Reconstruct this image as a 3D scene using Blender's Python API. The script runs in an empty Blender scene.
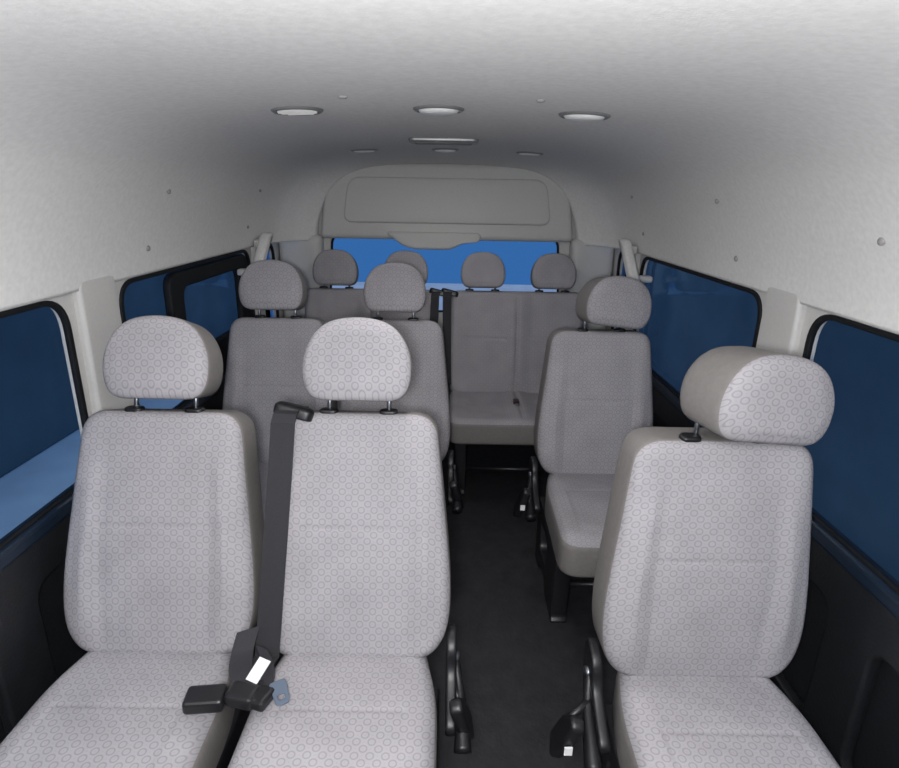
import bpy, bmesh, math
from mathutils import Vector, Matrix
S=bpy.context.scene
S.view_settings.view_transform='Standard'
XC=-0.03; HW=0.93; H=1.46

# ---------------- materials ----------------
def mat(name,col,rough=0.6,metal=0.0,noise=0,nscale=60,bump=0,spec=0.5,bscale=None):
    m=bpy.data.materials.new(name); m.use_nodes=True
    nt=m.node_tree; b=nt.nodes['Principled BSDF']
    b.inputs['Base Color'].default_value=(*col,1); b.inputs['Roughness'].default_value=rough
    b.inputs['Metallic'].default_value=metal; b.inputs['Specular IOR Level'].default_value=spec
    tc=nt.nodes.new('ShaderNodeTexCoord')
    if noise:
        n=nt.nodes.new('ShaderNodeTexNoise'); n.inputs['Scale'].default_value=nscale; n.inputs['Detail'].default_value=4
        nt.links.new(tc.outputs['Object'],n.inputs['Vector'])
        r=nt.nodes.new('ShaderNodeValToRGB')
        r.color_ramp.elements[0].position=.3; r.color_ramp.elements[1].position=.7
        r.color_ramp.elements[0].color=(*[c*(1-noise) for c in col],1)
        r.color_ramp.elements[1].color=(*[min(1,c*(1+noise)) for c in col],1)
        nt.links.new(n.outputs['Fac'],r.inputs['Fac']); nt.links.new(r.outputs['Color'],b.inputs['Base Color'])
    if bump:
        n2=nt.nodes.new('ShaderNodeTexNoise'); n2.inputs['Scale'].default_value=bscale or nscale*3; n2.inputs['Detail'].default_value=3
        nt.links.new(tc.outputs['Object'],n2.inputs['Vector'])
        bp=nt.nodes.new('ShaderNodeBump'); bp.inputs['Strength'].default_value=bump; bp.inputs['Distance'].default_value=.003
        nt.links.new(n2.outputs['Fac'],bp.inputs['Height']); nt.links.new(bp.outputs['Normal'],b.inputs['Normal'])
    return m

def fabric():
    m=bpy.data.materials.new('seat_fabric'); m.use_nodes=True; nt=m.node_tree; N=nt.nodes.new; L=nt.links.new
    b=nt.nodes['Principled BSDF']; b.inputs['Roughness'].default_value=.95; b.inputs['Specular IOR Level'].default_value=.15
    tc=N('ShaderNodeTexCoord'); sp=N('ShaderNodeSeparateXYZ'); L(tc.outputs['Object'],sp.inputs[0])
    ad=N('ShaderNodeMath'); ad.operation='ADD'; L(sp.outputs['Y'],ad.inputs[0]); L(sp.outputs['Z'],ad.inputs[1])
    cb=N('ShaderNodeCombineXYZ'); L(sp.outputs['X'],cb.inputs[0]); L(ad.outputs[0],cb.inputs[1])
    rot=N('ShaderNodeVectorRotate'); rot.rotation_type='Z_AXIS'; rot.inputs['Angle'].default_value=math.pi/4; L(cb.outputs[0],rot.inputs['Vector'])
    v=N('ShaderNodeTexVoronoi'); v.voronoi_dimensions='2D'; v.inputs['Scale'].default_value=46; v.inputs['Randomness'].default_value=0
    L(rot.outputs[0],v.inputs['Vector'])
    r=N('ShaderNodeValToRGB'); e=r.color_ramp.elements
    hi=(.358,.343,.360,1); lo=(.272,.260,.276,1); mid=(.330,.316,.334,1)
    e[0].position=0; e[0].color=mid; e[1].position=.10; e[1].color=hi
    for p,c in((.24,hi),(.31,lo),(.36,lo),(.43,hi),(.6,hi),(.7,mid)):
        q=e.new(p); q.color=c
    L(v.outputs['Distance'],r.inputs[0])
    n=N('ShaderNodeTexNoise'); n.inputs['Scale'].default_value=9; n.inputs['Detail'].default_value=6; L(tc.outputs['Object'],n.inputs['Vector'])
    mr=N('ShaderNodeMapRange'); mr.inputs['To Min'].default_value=.78; mr.inputs['To Max'].default_value=1.18; L(n.outputs['Fac'],mr.inputs['Value'])
    mx=N('ShaderNodeVectorMath'); mx.operation='SCALE'; L(r.outputs['Color'],mx.inputs[0]); L(mr.outputs[0],mx.inputs['Scale'])
    L(mx.outputs[0],b.inputs['Base Color'])
    n2=N('ShaderNodeTexNoise'); n2.inputs['Scale'].default_value=400; L(tc.outputs['Object'],n2.inputs['Vector'])
    bp=N('ShaderNodeBump'); bp.inputs['Strength'].default_value=.25; bp.inputs['Distance'].default_value=.002
    n3=N('ShaderNodeTexNoise'); n3.inputs['Scale'].default_value=8; n3.inputs['Detail'].default_value=2; L(tc.outputs['Object'],n3.inputs['Vector'])
    b3=N('ShaderNodeBump'); b3.inputs['Strength'].default_value=.35; b3.inputs['Distance'].default_value=.03
    L(n3.outputs['Fac'],b3.inputs['Height']); L(b3.outputs['Normal'],bp.inputs['Normal'])
    L(n2.outputs['Fac'],bp.inputs['Height']); L(bp.outputs['Normal'],b.inputs['Normal'])
    return m

def glass(name,tint,refl=.06):
    m=bpy.data.materials.new(name); m.use_nodes=True; nt=m.node_tree; nt.nodes.clear(); N=nt.nodes.new; L=nt.links.new
    o=N('ShaderNodeOutputMaterial'); t=N('ShaderNodeBsdfTransparent'); t.inputs[0].default_value=(*tint,1)
    g=N('ShaderNodeBsdfGlossy'); g.inputs['Roughness'].default_value=.02; g.inputs[0].default_value=(.75,.88,1,1)
    mx=N('ShaderNodeMixShader'); lw=N('ShaderNodeLayerWeight'); lw.inputs['Blend'].default_value=refl
    L(lw.outputs['Fresnel'],mx.inputs[0]); L(t.outputs[0],mx.inputs[1]); L(g.outputs[0],mx.inputs[2]); L(mx.outputs[0],o.inputs[0])
    return m

FAB=fabric()
VINYL=mat('seat_side_vinyl',(.20,.188,.180),.7,noise=.06,nscale=80,bump=.2)
BLK=mat('black_plastic',(.010,.010,.012),.4,bump=.1,nscale=200)
WEB=mat('belt_webbing',(.022,.022,.026),.8,noise=.15,nscale=300,bump=.3)
STEEL=mat('brushed_steel',(.35,.37,.40),.35,metal=1)
TONG=mat('tongue_steel',(.10,.13,.18),.4,metal=.3)
LABEL=mat('label_white',(.8,.8,.8),.6)
HEADL=mat('headliner_felt',(.74,.73,.715),.95,noise=.05,nscale=80,bump=.12,bscale=260,spec=.03)
PLAS=mat('light_grey_plastic',(.55,.54,.525),.55,noise=.03,nscale=120,bump=.12)
PLAS2=mat('tailgate_plastic',(.54,.53,.51),.6,noise=.03,nscale=120,bump=.12)
DARKW=mat('dark_side_plastic',(.010,.011,.013),.45,noise=.2,nscale=40,bump=.3)
FLOORM=mat('floor_vinyl',(.020,.020,.023),.55,noise=.3,nscale=25,bump=.5)
LENSM=mat('lamp_lens',(.85,.85,.83),.3)
LENSD=mat('vent_dark',(.16,.16,.16),.5)
RING=mat('lamp_ring',(.2,.2,.2),.35,metal=.3)
SEAL=mat('window_rubber',(.008,.009,.011),.6,spec=.2)
SILL=mat('sill_trim',(.008,.016,.03),.35)
GS=glass('privacy_glass',(.70,.83,.95),.05)
GR=glass('rear_glass',(.92,.95,1),.04)

# ---------------- helpers ----------------
def link(o,parent=None,M=None):
    S.collection.objects.link(o)
    if parent: o.parent=parent
    if M is not None: o.matrix_basis=M
    return o
def empty(name,loc=(0,0,0)):
    o=bpy.data.objects.new(name,None); o.empty_display_size=.1; S.collection.objects.link(o); o.location=loc; return o
def meshdata(name,v,f,mats,mi=None,smooth=True):
    me=bpy.data.meshes.new(name); me.from_pydata([tuple(p) for p in v],[],f)
    for m in mats: me.materials.append(m)
    if mi: me.polygons.foreach_set('material_index',mi)
    bm=bmesh.new(); bm.from_mesh(me); bmesh.ops.recalc_face_normals(bm,faces=bm.faces); bm.to_mesh(me); bm.free()
    if smooth: me.polygons.foreach_set('use_smooth',[True]*len(me.polygons))
    me.update(); return me
def rpoly(pts,rad,N=None,seg=7):
    out=[]; n=len(pts)
    for i in range(n):
        p=Vector(pts[i]); a=Vector(pts[i-1]); c=Vector(pts[(i+1)%n]); r=rad[i] if isinstance(rad,(list,tuple)) else rad
        d1=(a-p); d2=(c-p); r1=min(r,d1.length*.49); r2=min(r,d2.length*.49)
        A=p+d1.normalized()*r1; B=p+d2.normalized()*r2
        for k in range(seg+1):
            t=k/seg; out.append(A*(1-t)**2+p*2*t*(1-t)*.98+B*t*t+p*.02*2*t*(1-t))
    if N:
        L=[0]; m=len(out)
        for i in range(m): L.append(L[-1]+(out[(i+1)%m]-out[i]).length)
        res=[]; j=0
        for k in range(N):
            s=L[-1]*k/N
            while L[j+1]<s: j+=1
            t=(s-L[j])/max(1e-9,L[j+1]-L[j]); res.append(out[j].lerp(out[(j+1)%m],t))
        return res
    return out
def pillow(name,outline,D,rf,rb,fn,mp,K=40,mats=None,side_k=2):
    N=len(outline)
    xs=[p[0] for p in outline]; ys=[p[1] for p in outline]
    cx=(min(xs)+max(xs))/2; cy=(min(ys)+max(ys))/2; a=(max(xs)-min(xs))/2; b=(max(ys)-min(ys))/2
    rings=[]; mi_r=[]
    def ring(inset,s,d,w):
        r=[]
        for p in outline:
            x=cx+(p[0]-cx)*(1-inset/a)*s; y=cy+(p[1]-cy)*(1-inset/b)*s
            r.append((x,y,d+w*fn(x,y)))
        return r
    for k in range(5):
        th=math.pi/2*k/4; rings.append(ring(rb*(1-math.sin(th)),1,rb*(1-math.cos(th)),0)); mi_r.append(1)
    for k in range(8):
        th=math.pi/2*k/7; rings.append(ring(rf*(1-math.cos(th)),1,D-rf+rf*math.sin(th),th/(math.pi/2)*.4)); mi_r.append(0 if k>=side_k else 1)
    for k in range(1,K):
        s=1-k/K; w=.4+.6*min(1,k/(K*.18)); rings.append(ring(rf,s,D,w)); mi_r.append(0)
    v=[mp(*p) for r in rings for p in r]; f=[]; mi=[]
    for i in range(len(rings)-1):
        for j in range(N):
            j2=(j+1)%N; f.append((i*N+j,i*N+j2,(i+1)*N+j2,(i+1)*N+j)); mi.append(mi_r[i])
    c=len(v); v.append(mp(cx,cy,D+fn(cx,cy))); l=(len(rings)-1)*N
    for j in range(N): f.append((l+j,l+(j+1)%N,c)); mi.append(0)
    f.append(tuple(range(N-1,-1,-1))); mi.append(1)
    return meshdata(name,v,f,mats or [FAB,VINYL],mi)
def plate_data(name,outer,holes,th,bev,m):
    cu=bpy.data.curves.new(name,'CURVE'); cu.dimensions='2D'; cu.fill_mode='BOTH'; cu.extrude=max(.0002,th/2-bev); cu.bevel_depth=bev; cu.bevel_resolution=2
    cu.offset=-bev
    for lp in [outer]+holes:
        s=cu.splines.new('POLY'); s.points.add(len(lp)-1)
        for i,p in enumerate(lp): s.points[i].co=(p[0],p[1],0,1)
        s.use_cyclic_u=True
    o=bpy.data.objects.new('tmp',cu); S.collection.objects.link(o)
    dg=bpy.context.evaluated_depsgraph_get(); me=bpy.data.meshes.new_from_object(o.evaluated_get(dg))
    bpy.data.objects.remove(o); me.name=name; me.materials.clear(); me.materials.append(m); return me
SIDE=Matrix(((0,0,1,0),(1,0,0,0),(0,1,0,0),(0,0,0,1)))   # local x->Y, y->Z, z->X
FRONT=Matrix(((1,0,0,0),(0,0,-1,0),(0,1,0,0),(0,0,0,1))) # local x->X, y->Z, z->-Y
def plate(name,outer,holes,th,bev,m,M,parent=None):
    return link(bpy.data.objects.new(name,plate_data(name,outer,holes,th,bev,m)),parent,M)
def rrect(x0,x1,y0,y1,r): return rpoly([(x0,y0),(x1,y0),(x1,y1),(x0,y1)],r,seg=8)
def tube_data(name,pts,r,m,seg=14):
    v=[];f=[];n=len(pts); P=[Vector(p) for p in pts]
    rr=r if isinstance(r,(list,tuple)) else [r]*n
    ref=None
    for i in range(n):
        t=(P[min(n-1,i+1)]-P[max(0,i-1)]).normalized()
        if ref is None: ref=t.orthogonal().normalized()
        u=(ref-t*ref.dot(t)).normalized(); ref=u; w=t.cross(u)
        for k in range(seg):
            a=2*math.pi*k/seg; v.append(P[i]+(u*math.cos(a)+w*math.sin(a))*rr[i])
    for i in range(n-1):
        for k in range(seg):
            k2=(k+1)%seg; f.append((i*seg+k,i*seg+k2,(i+1)*seg+k2,(i+1)*seg+k))
    f.append(tuple(range(seg))[::-1]); f.append(tuple(range((n-1)*seg,n*seg)))
    return meshdata(name,v,f,[m])
def tube(name,pts,r,m,parent=None,seg=14): return link(bpy.data.objects.new(name,tube_data(name,pts,r,m,seg)),parent)
def rbox(name,sx,sy,sz,bev,m,parent=None,M=None):
    bm=bmesh.new(); bmesh.ops.create_cube(bm,size=1); bmesh.ops.scale(bm,vec=(sx,sy,sz),verts=bm.verts)
    if bev: bmesh.ops.bevel(bm,geom=bm.edges[:],offset=bev,segments=3,affect='EDGES',profile=.5)
    me=bpy.data.meshes.new(name); bm.to_mesh(me); bm.free(); me.materials.append(m)
    me.polygons.foreach_set('use_smooth',[False]*len(me.polygons))
    return link(bpy.data.objects.new(name,me),parent,M)
def T(x,y,z): return Matrix.Translation((x,y,z))
def ribbon(name,pts,width,wd,th,m,parent=None):
    v=[];f=[];n=len(pts); P=[Vector(p) for p in pts]
    for i in range(n):
        t=(P[min(n-1,i+1)]-P[max(0,i-1)]).normalized(); w=Vector(wd[i] if isinstance(wd,list) else wd).normalized(); nn=t.cross(w).normalized()
        for a,b in((-1,-1),(1,-1),(1,1),(-1,1)): v.append(P[i]+w*a*width/2+nn*b*th/2)
    for i in range(n-1):
        for k in range(4): f.append((i*4+k,i*4+(k+1)%4,(i+1)*4+(k+1)%4,(i+1)*4+k))
    f+= [(0,1,2,3),tuple(range((n-1)*4,n*4))[::-1]]
    return link(bpy.data.objects.new(name,meshdata(name,v,f,[m],smooth=False)),parent)
def lathe(name,prof,m,parent,M,seg=40):
    v=[];f=[];n=len(prof)
    for k in range(seg):
        a=2*math.pi*k/seg
        for r,z in prof: v.append((r*math.cos(a),r*math.sin(a),z))
    for k in range(seg):
        for i in range(n-1):
            a=k*n+i;b=((k+1)%seg)*n+i; f.append((a,b,b+1,a+1))
    return link(bpy.data.objects.new(name,meshdata(name,v,f,[m])),parent,M)
def ss(a,b,x):
    t=max(0,min(1,(x-a)/(b-a))); return t*t*(3-2*t)
def catmull(P,n):
    P=[Vector(p) for p in P]; out=[]
    for i in range(len(P)-1):
        a=P[max(0,i-1)];b=P[i];c=P[i+1];d=P[min(len(P)-1,i+2)]
        for k in range(n):
            t=k/n; out.append(.5*((2*b)+(c-a)*t+(2*a-5*b+4*c-d)*t*t+(3*b-a-3*c+d)*t**3))
    out.append(P[-1]); return out

# ---------------- seat part meshes ----------------
G=lambda x,w: math.exp(-(x/w)**2)
def back_fn(x,z):
    b=.024*ss(.115,.185,abs(x))*(1-.7*ss(.42,.58,z))
    b+=.014*math.sin(math.pi*min(1,max(0,z/.62)))*(1-ss(.1,.2,abs(x)))
    if abs(x)<.14: b-=.0018*G(z-.335,.006)
    if z<.335: b-=.0015*G(abs(x)-(.125+.03*z),.006)
    return b
bo=rpoly([(-.175,0),(-.225,.06),(-.236,.18),(-.190,.62),(.190,.62),(.236,.18),(.225,.06),(.175,0)],[.05,.06,.12,.06,.06,.12,.06,.05],200)
ME_BACK=pillow('backrest',bo,.125,.026,.02,back_fn,lambda a,b,d:(a,.11-d,b))
def cush_fn(x,y):
    b=.022*ss(.12,.2,abs(x))*ss(-.48,-.35,y)
    b+=.012*math.sin(math.pi*max(0,min(1,(-y)/.5)))
    if y<-.17: b-=.0025*G(abs(x)-.135,.006)
    if abs(x)<.14: b-=.0025*G(y+.17,.006)
    b-=.02*ss(-.40,-.5,y)
    return b
co=rpoly([(-.17,.06),(-.205,-.1),(-.210,-.49),(.210,-.49),(.205,-.1),(.17,.06)],[.04,.06,.07,.07,.06,.04],180)
ME_CUSH=pillow('cushion',co,.15,.045,.02,cush_fn,lambda a,b,d:(a,b,.255+d),K=34)
ho=rpoly([(-.104,0),(-.128,.045),(-.126,.120),(-.084,.188),(0,.205),(.084,.188),(.126,.120),(.128,.045),(.104,0)],[.035,.045,.05,.06,.08,.06,.05,.045,.035],130)
def head_map(a,b,d):
    t=(.14-d)/.14
    k=1-.06*t
    return (a*k,.080-d,.006*t+b*(1-.06*t))
ME_HEAD=pillow('headrest',ho,.14,.020,.035,lambda x,z:.006*(1-(x/.13)**2)+.004*(1-((z-.1)/.1)**2),head_map,K=14)
def bback_fn(x,z):
    xx=abs(abs(x)-.185)
    b=.018*ss(.10,.17,xx)+.01*math.sin(math.pi*min(1,max(0,z/.62)))
    b-=.012*G(x,.010)
    if xx<.13: b-=.003*G(z-.34,.008)
    return b
bbo=rpoly([(-.355,0),(-.368,.1),(-.36,.62),(.36,.62),(.368,.1),(.355,0)],[.05,.06,.05,.05,.06,.05],260)
ME_BBACK=pillow('backrest',bbo,.125,.03,.02,bback_fn,lambda a,b,d:(a,.11-d,b),K=50)
def bc_fn(x,y):
    xx=abs(abs(x)-.185)
    return .014*ss(.10,.17,xx)-.010*G(x,.010)-.02*ss(-.4,-.5,y)
bco=rpoly([(-.36,.06),(-.365,-.44),(.365,-.44),(.36,.06)],[.04,.06,.06,.04],240)
ME_BCUSH=pillow('cushion',bco,.13,.035,.02,bc_fn,lambda a,b,d:(a,b,.305+d),K=40)
ME_GUIDE=pillow('post_guide',rpoly([(-.023,-.015),(.023,-.015),(.023,.015),(-.023,.015)],.014,24),.022,.006,.001,lambda x,y:0,lambda a,b,d:(a,b,d),K=3,mats=[BLK,BLK])
ME_POST=tube_data('headrest_post',[(0,0,0),(0,0,.10)],.0055,STEEL,12)
leg_pts=rpoly([(-.40,.28),(-.38,.02),(-.40,0),(-.24,0),(-.22,.05),(-.10,.05),(-.07,0),(.04,0),(.02,.02),(.03,.28)],.012,seg=3)
leg_hole=rpoly([(-.23,.22),(-.21,.10),(-.08,.10),(-.06,.22)],.03,seg=4)
ME_LEG=plate_data('leg_frame',leg_pts,[leg_hole],.06,.006,BLK)
cov=rpoly([(-.01,.43),(.035,.455),(.075,.44),(.07,.34),(.02,.27),(-.11,.27),(-.135,.31),(-.06,.35),(-.02,.38)],.03,seg=5)
ME_COVER=plate_data('recliner_cover',cov,[],.026,.007,BLK)
ME_LEVER=tube_data('recline_lever',catmull([(0,.02,.38),(.012,-.03,.34),(.018,-.09,.31),(.02,-.15,.275)],5),[.012]*6+[.012+.001*i for i in range(10)],BLK,12)
lvb=rpoly([(-.034,-.07),(.02,-.06),(.032,.02),(.012,.08),(-.018,.08),(-.034,0)],.015,seg=4)
ME_BKL=plate_data('belt_buckle',lvb,[],.030,.008,BLK)

def inst(me,parent,M,name=None):
    o=bpy.data.objects.new(name or me.name,me); return link(o,parent,M)
def seat(x,yb,rec,aisle,yaw=0,bs=1.0,headyaw=0,headx=0,headroll=0,hs=(1,1,1),hy=.012,hz=0,bko=.026):
    e=empty('passenger_seat',(x,yb,0)); e.rotation_euler=(0,0,math.radians(yaw))
    B=T(0,.0,.385)@Matrix.Rotation(-math.radians(rec),4,'X')
    inst(ME_BACK,e,B@Matrix.Scale(bs,4,(0,0,1))); inst(ME_CUSH,e,T(0,0,0))
    B2=B@T(0,0,.62*bs-.62)
    HM=B2@T(headx,hy,.648+hz)@Matrix.Rotation(math.radians(headyaw),4,'Z')@Matrix.Rotation(math.radians(headroll),4,'Y')@Matrix.Diagonal((*hs,1))
    inst(ME_HEAD,e,HM)
    for k,s in enumerate((-.073,.073)):
        inst(ME_POST,e,B2@T(s+headx*.35,.018,.60),f'headrest_post_{k+1}')
        inst(ME_GUIDE,e,B2@T(s,.014,.607)@Matrix.Rotation(math.radians(12),4,'X'),f'post_guide_{k+1}')
    for k,s in enumerate((-.178,.178)): inst(ME_LEG,e,T(s,0,0)@SIDE,f'leg_{k+1}')
    rbox('seat_pan',.40,.46,.02,.005,BLK,e,T(0,-.2,.265))
    tube('cross_bar',[(-.17,-.33,.12),(.17,-.33,.12)],.012,BLK,e)
    if aisle:
        sx=aisle*.236
        inst(ME_COVER,e,T(sx,0,0)@SIDE)
        lv=T(sx+aisle*.008,0,0)@Matrix.Scale(aisle,4,(1,0,0)) if aisle<0 else T(sx+.008,0,0)
        inst(ME_LEVER,e,lv)
        bx=sx+aisle*bko
        inst(ME_BKL,e,T(bx,-.10,.325)@Matrix.Rotation(aisle*math.radians(-14),4,'Y')@SIDE@Matrix.Rotation(math.radians(25),4,'Z'))
        tube('buckle_stalk',[(sx,-.02,.35),(bx,-.07,.32)],.009,BLK,e)
        if aisle<0: rbox('belt_label',.018,.004,.022,.001,LABEL,e,T(bx,-.140,.32))
        tube('hinge_bolt',[(sx,.02,.38),(sx+aisle*.02,.02,.38)],.014,STEEL,e)
    return e,B
XL1=-.695; XL2=-.22; XR=.592
seat(XL1,1.13,18,0,bs=.962)
seat(XL2,1.13,18,1,bs=.968,hs=(1.03,1,1.0))
seat(XR,1.09,5,-1,bs=.952,yaw=0,headyaw=12,headx=.043,headroll=7,hs=(1.05,1.30,.93),hy=.004,hz=-.016,bko=.085)
seat(XL1-.008,2.17,14,0,bs=.985,headx=-.016,hs=(1.02,1,1)); seat(XL2-.005,2.17,14,1,bs=.985,hs=(.99,1,.98))
seat(XR-.006,2.12,8,-1,bs=.955,yaw=0,headyaw=10,headx=.030,headroll=6,hs=(1.04,1.2,.96),hy=.004,hz=-.010,bko=.06)
def bench(x,yb):
    e=empty('rear_bench_seat',(x,yb,0))
    B=T(0,0,.415)@Matrix.Rotation(-math.radians(12),4,'X')
    inst(ME_BBACK,e,B@Matrix.Scale(.92,4,(0,0,1))); inst(ME_BCUSH,e,T(0,0,0))
    B2=B@T(0,0,-.05)
    for j,c in enumerate((-.19,.19)):
        inst(ME_HEAD,e,B2@T(c,.012,.633)@Matrix.Scale(.95,4),f'headrest_{j+1}')
        for k,s in enumerate((-.07,.07)):
            inst(ME_POST,e,B2@T(c+s,.02,.60),f'headrest_post_{j*2+k+1}'); inst(ME_GUIDE,e,B2@T(c+s,.018,.607),f'post_guide_{j*2+k+1}')
    for k,s in enumerate((-.3,.3)): inst(ME_LEG,e,T(s,.02,0)@Matrix.Scale(1.1,4,(0,0,1))@SIDE,f'leg_{k+1}')
    rbox('seat_pan',.68,.42,.02,.005,BLK,e,T(0,-.18,.31))
    tube('cross_bar',[(-.3,-.31,.12),(.3,-.31,.12)],.012,BLK,e)
    return e
bench(-.435,3.03); bench(.36,3.03)

# ---------------- seat belts ----------------
def belt(x0,x1,yb,rec,s_top=.60,s_bot=.03,wid=.052,zb=.385):
    e=empty('seat_belt')
    B=T(0,yb,zb)@Matrix.Rotation(-math.radians(rec),4,'X')
    P=[];n=14
    for i in range(n+1):
        t=i/n; s=s_top+(s_bot-s_top)*t; x=x0+(x1-x0)*t**1.3
        P.append(B@Vector((x,-.052-.006*math.sin(t*3.1),s)))
    W=[(B.to_3x3()@Vector((1,0,0)))]*len(P)
    P=[B@Vector((x0+.012,.03,s_top+.035)),B@Vector((x0+.008,-.02,s_top+.035)),B@Vector((x0+.003,-.045,s_top+.02))]+P
    W=[W[0]]*3+W
    ribbon('webbing',P,wid,W,.003,WEB,e)
    g=rpoly([(-.045,-.028),(.045,-.028),(.05,.0),(.035,.028),(-.035,.028),(-.05,0)],.015,40)
    gm=pillow('shoulder_guide',g,.03,.012,.004,lambda x,y:0,lambda a,b,d:(a,b,d),K=5,mats=[BLK,BLK])
    inst(gm,e,B@T(x0+.012,-.005,s_top+.012)@Matrix.Rotation(math.radians(14),4,'Y'))
    return e,B
e,B=belt(-.388,-.415,1.13,18,s_top=.575,wid=.056)
end=B@Vector((-.415,-.052,.03))
ribbon('slack_webbing',catmull([tuple(end),(-.417,1.04,.44),(-.42,1.0,.436),(-.40,.965,.45)],6),.055,[(1,.0,0)]*13+[(.8,.5,0)]*6,.003,WEB,e)
ribbon('lap_webbing',catmull([(-.450,1.085,.51),(-.455,1.05,.475),(-.44,1.00,.47),(-.41,.97,.468)],6),.05,(.9,.35,.1),.003,WEB,e)
ribbon('lap_webbing_fold',catmull([(-.420,1.075,.47),(-.395,1.035,.465),(-.385,.99,.462),(-.41,.965,.462)],6),.045,(.75,-.5,.1),.003,WEB,e)
Rz=lambda a:Matrix.Rotation(math.radians(a),4,'Z')
rbox('buckle_housing',.080,.052,.032,.008,BLK,e,T(-.495,.940,.458)@Rz(6))
ribbon('buckle_strap',[(-.48,.940,.455),(-.45,.950,.458),(-.425,.950,.458)],.034,(0,1,0),.008,BLK,e)
rbox('latch_body',.065,.048,.034,.01,BLK,e,T(-.418,.945,.464)@Rz(-12))
rbox('latch_collar',.04,.050,.026,.008,BLK,e,T(-.378,.940,.464)@Rz(-20))
rbox('tag',.03,.05,.002,0,LABEL,e,T(-.398,.988,.488)@Rz(-25)@Matrix.Rotation(math.radians(25),4,'X'))
tg=plate_data('latch_tongue',rpoly([(-.018,.026),(-.014,-.026),(.014,-.026),(.018,.026)],.008,seg=4),[rrect(-.007,.007,-.015,-.004,.003)],.004,.001,TONG)
inst(tg,e,T(-.342,.950,.468)@Rz(30)@Matrix.Rotation(math.radians(20),4,'X'))
belt(-.022,-.012,3.03,12,s_bot=.06,s_top=.53,wid=.045,zb=.415)
belt(-.085,-.095,3.03,12,s_bot=.3,s_top=.53,wid=.045,zb=.415)

b=empty('seat_belt_buckle',(.345,2.82,.452))
rbox('housing',.03,.05,.025,.006,BLK,b,T(0,0,0)); rbox('tongue',.02,.02,.006,.002,STEEL,b,T(0,-.032,0)); rbox('release_button',.018,.01,.012,.002,mat('dark_red_button',(.05,.008,.008)),b,T(0,-.022,.01))

# ---------------- shell ----------------
XLW=XC-HW; XRW=XC+HW
Y0=-1.35; Y1=3.42
rbox('floor',2*HW+.06,Y1-Y0+.05,.04,0,FLOORM,None,T(XC,(Y0+Y1)/2,-.0205))
prof=[(1,0),(.985,.17),(.955,.36),(.905,.56),(.82,.75),(.68,.89),(.5,.96),(.25,.99),(0,1)]
hp=catmull([(a,b,0) for a,b in prof],6)
EZ=H-.250; TZ=H+.185
secs=[(Y0,HW,EZ,TZ-.06),(-1.0,HW,EZ,TZ-.02),(-.4,HW,EZ,TZ),(0.5,HW,EZ,TZ),(1.3,HW,EZ,TZ),(2.0,HW,EZ,TZ),(2.7,HW,EZ,TZ),(2.95,HW-.004,EZ,TZ),(3.1,HW-.03,EZ,TZ-.003),(3.22,HW-.09,EZ,TZ-.008),(3.30,HW-.16,EZ,TZ-.015),(3.34,HW-.20,EZ,TZ-.022)]
v=[];f=[]
row=[(-p[0],p[1]) for p in hp]+[(p[0],p[1]) for p in hp[-2::-1]]
ys=[]
for i in range(len(secs)-1):
    for k in range(3):
        t=k/3; ys.append([secs[i][j]*(1-t)+secs[i+1][j]*t for j in range(4)])
ys.append(list(secs[-1]))
for s in ys:
    for a,b_ in row: v.append((XC+a*s[1],s[0],s[2]+b_*(s[3]-s[2])))
n=len(row)
for i in range(len(ys)-1):
    for k in range(n-1): f.append((i*n+k,i*n+k+1,(i+1)*n+k+1,(i+1)*n+k))
ce=link(bpy.data.objects.new('ceiling',meshdata('ceiling',v,f,[HEADL])))
me=ce.data
if me.polygons[len(me.polygons)//2].normal.z>0: me.flip_normals()
so=ce.modifiers.new('thick','SOLIDIFY'); so.thickness=.014; so.offset=-1

def zx(z):
    t=(z-EZ)/(TZ-EZ)
    for i in range(len(hp)-1):
        if hp[i][1]<=t<=hp[i+1][1]:
            u=(t-hp[i][1])/(hp[i+1][1]-hp[i][1]); q=hp[i].lerp(hp[i+1],u); d=hp[i+1]-hp[i]; return q[0]*HW,math.atan2(d[1]*(TZ-EZ),-d[0]*HW)
    return 0,0
CLIP=mat('clip_grey',(.3,.29,.28),.5)
for (y,dz) in((1.86,.0),(2.72,.01),(1.84,-.17),(1.18,-.07),(2.75,-.15)):
    for s in(-1,1):
        z=H+dz; xx,_=zx(z)
        o=empty('trim_clip',(XC+s*(xx-.001),y,z))
        lathe('clip_head',[(0,.003),(.007,.003),(.010,0),(.010,-.004)],CLIP,o,Matrix.Rotation(-s*math.radians(75),4,'Y'),16)
for x in(-.22,.17):
    o=empty('trim_clip',(x,1.26,TZ-.003)); lathe('clip_head',[(0,-.004),(.007,-.004),(.010,0),(.010,.004)],CLIP,o,Matrix(),16)

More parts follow.
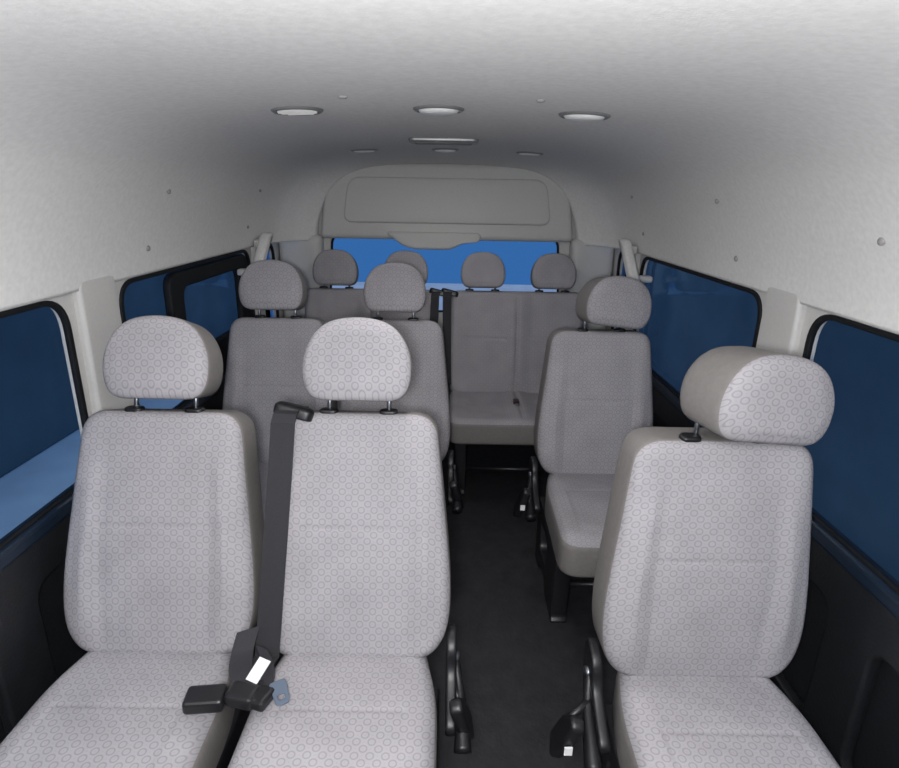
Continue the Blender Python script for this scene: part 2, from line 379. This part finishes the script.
def ceilz(x):
    rel=abs(x-XC)/HW
    for i in range(len(hp)-1):
        if hp[i+1][0]<=rel<=hp[i][0]:
            u=(rel-hp[i][0])/(hp[i+1][0]-hp[i][0]); return EZ+(hp[i][1]+(hp[i+1][1]-hp[i][1])*u)*(TZ-EZ)
    return TZ
def lamp(x,y,dark,r=.056):
    sl=(ceilz(x+.03)-ceilz(x-.03))/.06
    o=empty('ceiling_air_vent' if dark else 'ceiling_lamp',(x,y,ceilz(x)+.001)); o.rotation_euler=(0,-math.atan(sl),0)
    lathe('ring',[(r*1.05,.004),(r*1.02,-.004),(r*.95,-.007),(r*.88,-.007),(r*.83,-.004),(r*.80,-.002)],RING,o,Matrix())
    if dark:
        lathe('bowl',[(r*.81,-.003),(r*.5,-.002),(0,-.001)],LENSD,o,Matrix())
        for k in range(-2,3):
            w=math.sqrt(max(0,(r*.78)**2-(k*.016)**2)); rbox(f'louver_{k+3}',2*w,.006,.005,.001,PLAS,o,T(0,k*.016,-.005)@Matrix.Rotation(.5,4,'X'))
    else:
        lathe('lens',[(r*.82,-.005),(r*.74,-.010),(r*.35,-.013),(0,-.014)],LENSM,o,Matrix())
for x,d in((-.352,1),(-.035,0),(.292,0)): lamp(x,1.425,d)
for x,d in((-.375,1),(-.035,0),(.32,1)): lamp(x,2.62,d)
o=empty('ceiling_courtesy_light',(-.035,2.17,TZ))
plate('housing',rrect(-.12,.12,-.05,.05,.02),[],.020,.006,RING,T(0,0,-.003),o)
plate('lens',rrect(-.10,.10,-.035,.035,.012),[],.008,.003,LENSD,T(0,0,-.012),o)

WZ0=H-.755; WZ1=H-.262
wins=[(.05,1.45),(1.70,2.84),(3.0,3.24)]
wn=1
for side,xw in((-1,XLW),(1,XRW)):
    nm='wall_left' if side<0 else 'wall_right'
    w=empty(nm,(0,0,0)); ww=[(-1.15,-.15)]+wins
    holes=[rrect(a,b_,WZ0,WZ1,.085) for a,b_ in ww]
    plate('upper_panel',[(Y0,WZ0-.03),(Y1,WZ0-.03),(Y1,EZ+.05),(Y0,EZ+.05)],holes,.024,.005,PLAS,T(xw+side*.03,0,0)@SIDE,w)
    lp=[rrect(.25,1.0,.22,.56,.05),rrect(1.15,1.95,.22,.56,.05),rrect(2.1,2.9,.22,.56,.05),rrect(-.9,.1,.22,.56,.05)]
    plate('lower_panel',[(Y0,0),(Y1,0),(Y1,WZ0-.03),(Y0,WZ0-.03)],lp,.03,.008,DARKW,T(xw+side*.022,0,0)@SIDE,w)
    plate('lower_backing',[(Y0,0),(Y1,0),(Y1,WZ0-.02),(Y0,WZ0-.02)],[],.01,.001,DARKW,T(xw+side*.05,0,0)@SIDE,w)
    rbox(f'trim_{1 if side<0 else 2}',.05,Y1-Y0-.02,.045,.012,SILL,None,T(xw+side*.026,(Y0+Y1)/2,WZ0-.018))
    for a,b_ in ww:
        g=empty(f'window_{wn}',(xw+side*.045,0,0)); wn+=1
        plate('glass',rrect(a-.01,b_+.01,WZ0-.01,WZ1+.01,.09),[],.004,.0005,GS,T(side*.0,0,0)@SIDE,g)
        plate('rubber_seal',rrect(a-.008,b_+.008,WZ0-.008,WZ1+.006,.09),[rrect(a+.01,b_-.01,WZ0+.012,WZ1-.008,.075)],.014,.004,SEAL,T(-side*.026,0,0)@SIDE,g)
        if side<0 and 1.5<a<2:
            plate('slider_frame',rrect(2.02,2.82,WZ0+.01,WZ1-.015,.06),[rrect(2.12,2.70,WZ0+.16,WZ1-.075,.05)],.03,.008,SEAL,T(-side*.012,0,0)@SIDE,g)
    gh=empty('grab_handle',(xw-side*.065,0,0))
    plate('grip',rpoly([(2.85,H-.185),(2.93,H-.185),(2.72,H-.36),(2.63,H-.36)],.024,seg=4),[],.045,.014,HEADL,SIDE,gh)
    rbox('upper_bracket',.05,.06,.04,.01,PLAS,gh,T(side*.03,2.87,H-.235))
    rbox('lower_bracket',.09,.05,.03,.01,PLAS,gh,T(side*.04,2.69,H-.35))
k=3
for side,xw in((-1,XLW),(1,XRW)):
    for a,b_ in((1.48,1.67),(2.87,2.97)):
        rb=rpoly([(a,WZ0+.01),(b_,WZ0+.01),(b_-.01,EZ+.03),(a+.01,EZ+.03)],.02,60)
        me=pillow(f'trim_{k}',rb,.022,.012,.001,lambda x,y:0,(lambda sd,xx:lambda a,b,d:(xx-sd*d,a,b))(side,xw+side*.018),K=4,mats=[PLAS,PLAS])
        link(bpy.data.objects.new(f'trim_{k}',me)); k+=1
wr=empty('wall_rear',(0,Y1-.01,0))
RZ0=H-.66; RZ1=H-.225; RX0=XC-.69; RX1=XC+.67
hole=rpoly([(RX0,RZ0),(RX1,RZ0),(RX1-.03,RZ1),(RX0+.03,RZ1)],.05,seg=8)
plate('panel',[(XLW-.04,0),(XRW+.04,0),(XRW+.04,EZ+.1),(XRW-.25,TZ+.01),(XLW+.25,TZ+.01),(XLW-.04,EZ+.1)],[hole],.03,.006,PLAS,FRONT,wr)
g=empty(f'window_{wn}',(0,Y1+.03,0)); wn+=1
plate('glass',rrect(RX0-.03,RX1+.03,RZ0-.03,RZ1+.03,.05),[],.004,.0005,GR,FRONT,g)
plate('rubber_seal',rpoly([(RX0-.01,RZ0-.01),(RX1+.01,RZ0-.01),(RX1-.02,RZ1+.01),(RX0+.02,RZ1+.01)],.05,seg=8),[rpoly([(RX0+.010,RZ0+.010),(RX1-.010,RZ0+.010),(RX1-.040,RZ1-.008),(RX0+.040,RZ1-.008)],.045,seg=8)],.02,.004,SEAL,T(0,-.035,0)@FRONT,g)
tgt=empty(f'trim_{k}',(0,3.395,0)); k+=1
o1=rpoly([(XC-.71,EZ+.01),(XC-.675,TZ-.11),(XC-.60,TZ-.015),(XC+.60,TZ-.015),(XC+.675,TZ-.11),(XC+.71,EZ+.01)],[.02,.12,.13,.13,.12,.02],160)
inst(pillow('tailgate_cover',o1,.06,.03,.005,lambda x,z:.0,lambda a,b,d:(a,-d,b),K=16,mats=[PLAS2,PLAS2]),tgt,Matrix())
o2=rpoly([(XC-.575,H-.15),(XC-.54,H+.09),(XC+.54,H+.09),(XC+.575,H-.15)],[.05,.07,.07,.05],120)
inst(pillow('raised_panel',o2,.014,.010,.001,lambda x,z:0.006*(1-(x/.6)**2),lambda a,b,d:(a,-.058-d,b),K=10,mats=[PLAS2,PLAS2]),tgt,Matrix())
arch=catmull([(XC-.76,3.36,H-.60),(XC-.745,3.36,EZ),(XC-.71,3.355,TZ-.13),(XC-.65,3.35,TZ-.045),(XC-.52,3.345,TZ-.008),(XC,3.345,TZ-.002),(XC+.52,3.345,TZ-.008),(XC+.65,3.35,TZ-.045),(XC+.71,3.355,TZ-.13),(XC+.745,3.36,EZ),(XC+.76,3.36,H-.60)],6)
tube(f'trim_{k}',arch,.022,PLAS); k+=1
for side in(-1,1):
    rb=rpoly([(.70,.70),(.94,.70),(.94,EZ+.03),(.70,EZ+.03)],.02,60)
    me=pillow(f'trim_{k}',rb,.10,.04,.001,lambda x,y:0,(lambda sd:lambda a,b,d:(XC+sd*a,3.40-d,b))(side),K=4,mats=[PLAS,PLAS])
    link(bpy.data.objects.new(f'trim_{k}',me)); k+=1
bl=empty('high_mount_brake_light',(XC-.08,3.36,RZ1+.01))
inst(pillow('housing',rpoly([(-.26,.02),(-.17,-.055),(-.1,-.075),(.1,-.075),(.17,-.04),(.27,-.03),(.27,.02)],.025,80),.05,.015,.003,lambda x,y:0,lambda a,b,d:(a,-d,b),K=6,mats=[PLAS2,PLAS2]),bl,Matrix())
wf=empty('wall_front',(0,Y0,0))
plate('panel',[(XLW-.04,0),(XRW+.04,0),(XRW+.04,EZ+.1),(XRW-.25,TZ),(XLW+.25,TZ),(XLW-.04,EZ+.1)],[rrect(XLW+.1,XRW-.1,.85,1.5,.1)],.03,.006,DARKW,FRONT,wf)
g=empty(f'window_{wn}',(0,Y0-.03,0)); plate('glass',rrect(XLW+.05,XRW-.05,.80,1.55,.1),[],.004,.0005,GS,FRONT,g)

# ---------------- outside ----------------
GZ=-.55
rbox('ground',16,24,.1,0,mat('concrete_ground',(.75,.74,.70),.9,noise=.1,nscale=3,bump=.2),None,T(0,2,GZ-.05))
NAVY=mat('dark_cladding',(.16,.20,.21),.8,noise=.12,nscale=2)
rbox('building_wall',.2,16,4.5,.02,NAVY,None,T(-3.35,2,GZ+2.25))
rbox('building_wall',.2,16,4.5,.02,NAVY,None,T(2.6,2,GZ+2.25))

# ---------------- light ----------------
w=bpy.data.worlds.new('World'); S.world=w; w.use_nodes=True
bg=w.node_tree.nodes['Background']; bg.inputs[0].default_value=(.036,.135,.345,1); bg.inputs[1].default_value=1.1
fd=bpy.data.lights.new('camera_flash','POINT'); fd.energy=61; fd.shadow_soft_size=.035; fd.color=(.98,.985,1)
fo=bpy.data.objects.new('camera_flash',fd); S.collection.objects.link(fo); fo.location=(-.04,-.01,H-.025)
for y,en in ((1.43,2.6),(2.62,1.4)):  # added soft fill for seats and headliner; the ceiling lamps themselves are off
    ld=bpy.data.lights.new('cabin_fill_light','AREA'); ld.shape='DISK'; ld.size=.09; ld.energy=en; ld.color=(1,.99,.985)
    lo=bpy.data.objects.new('cabin_fill_light',ld); S.collection.objects.link(lo); lo.location=(-.035,y,TZ-.02)
sd=bpy.data.lights.new('dusk_sky_light','SUN'); sd.energy=.9; sd.angle=.6; sd.color=(.85,.9,1)
so_=bpy.data.objects.new('dusk_sky_light',sd); S.collection.objects.link(so_); so_.rotation_euler=(math.radians(4),math.radians(-3),0)

# ---------------- camera ----------------
cd=bpy.data.cameras.new('camera'); cd.sensor_width=36; cd.lens=580/899*36; cd.clip_start=.01
cam=bpy.data.objects.new('camera',cd); S.collection.objects.link(cam)
cam.matrix_world=Matrix.Translation((0,0,H))@Matrix.Rotation(math.radians(72),4,'X')@Matrix.Rotation(math.radians(1.0),4,'Z')
S.camera=cam
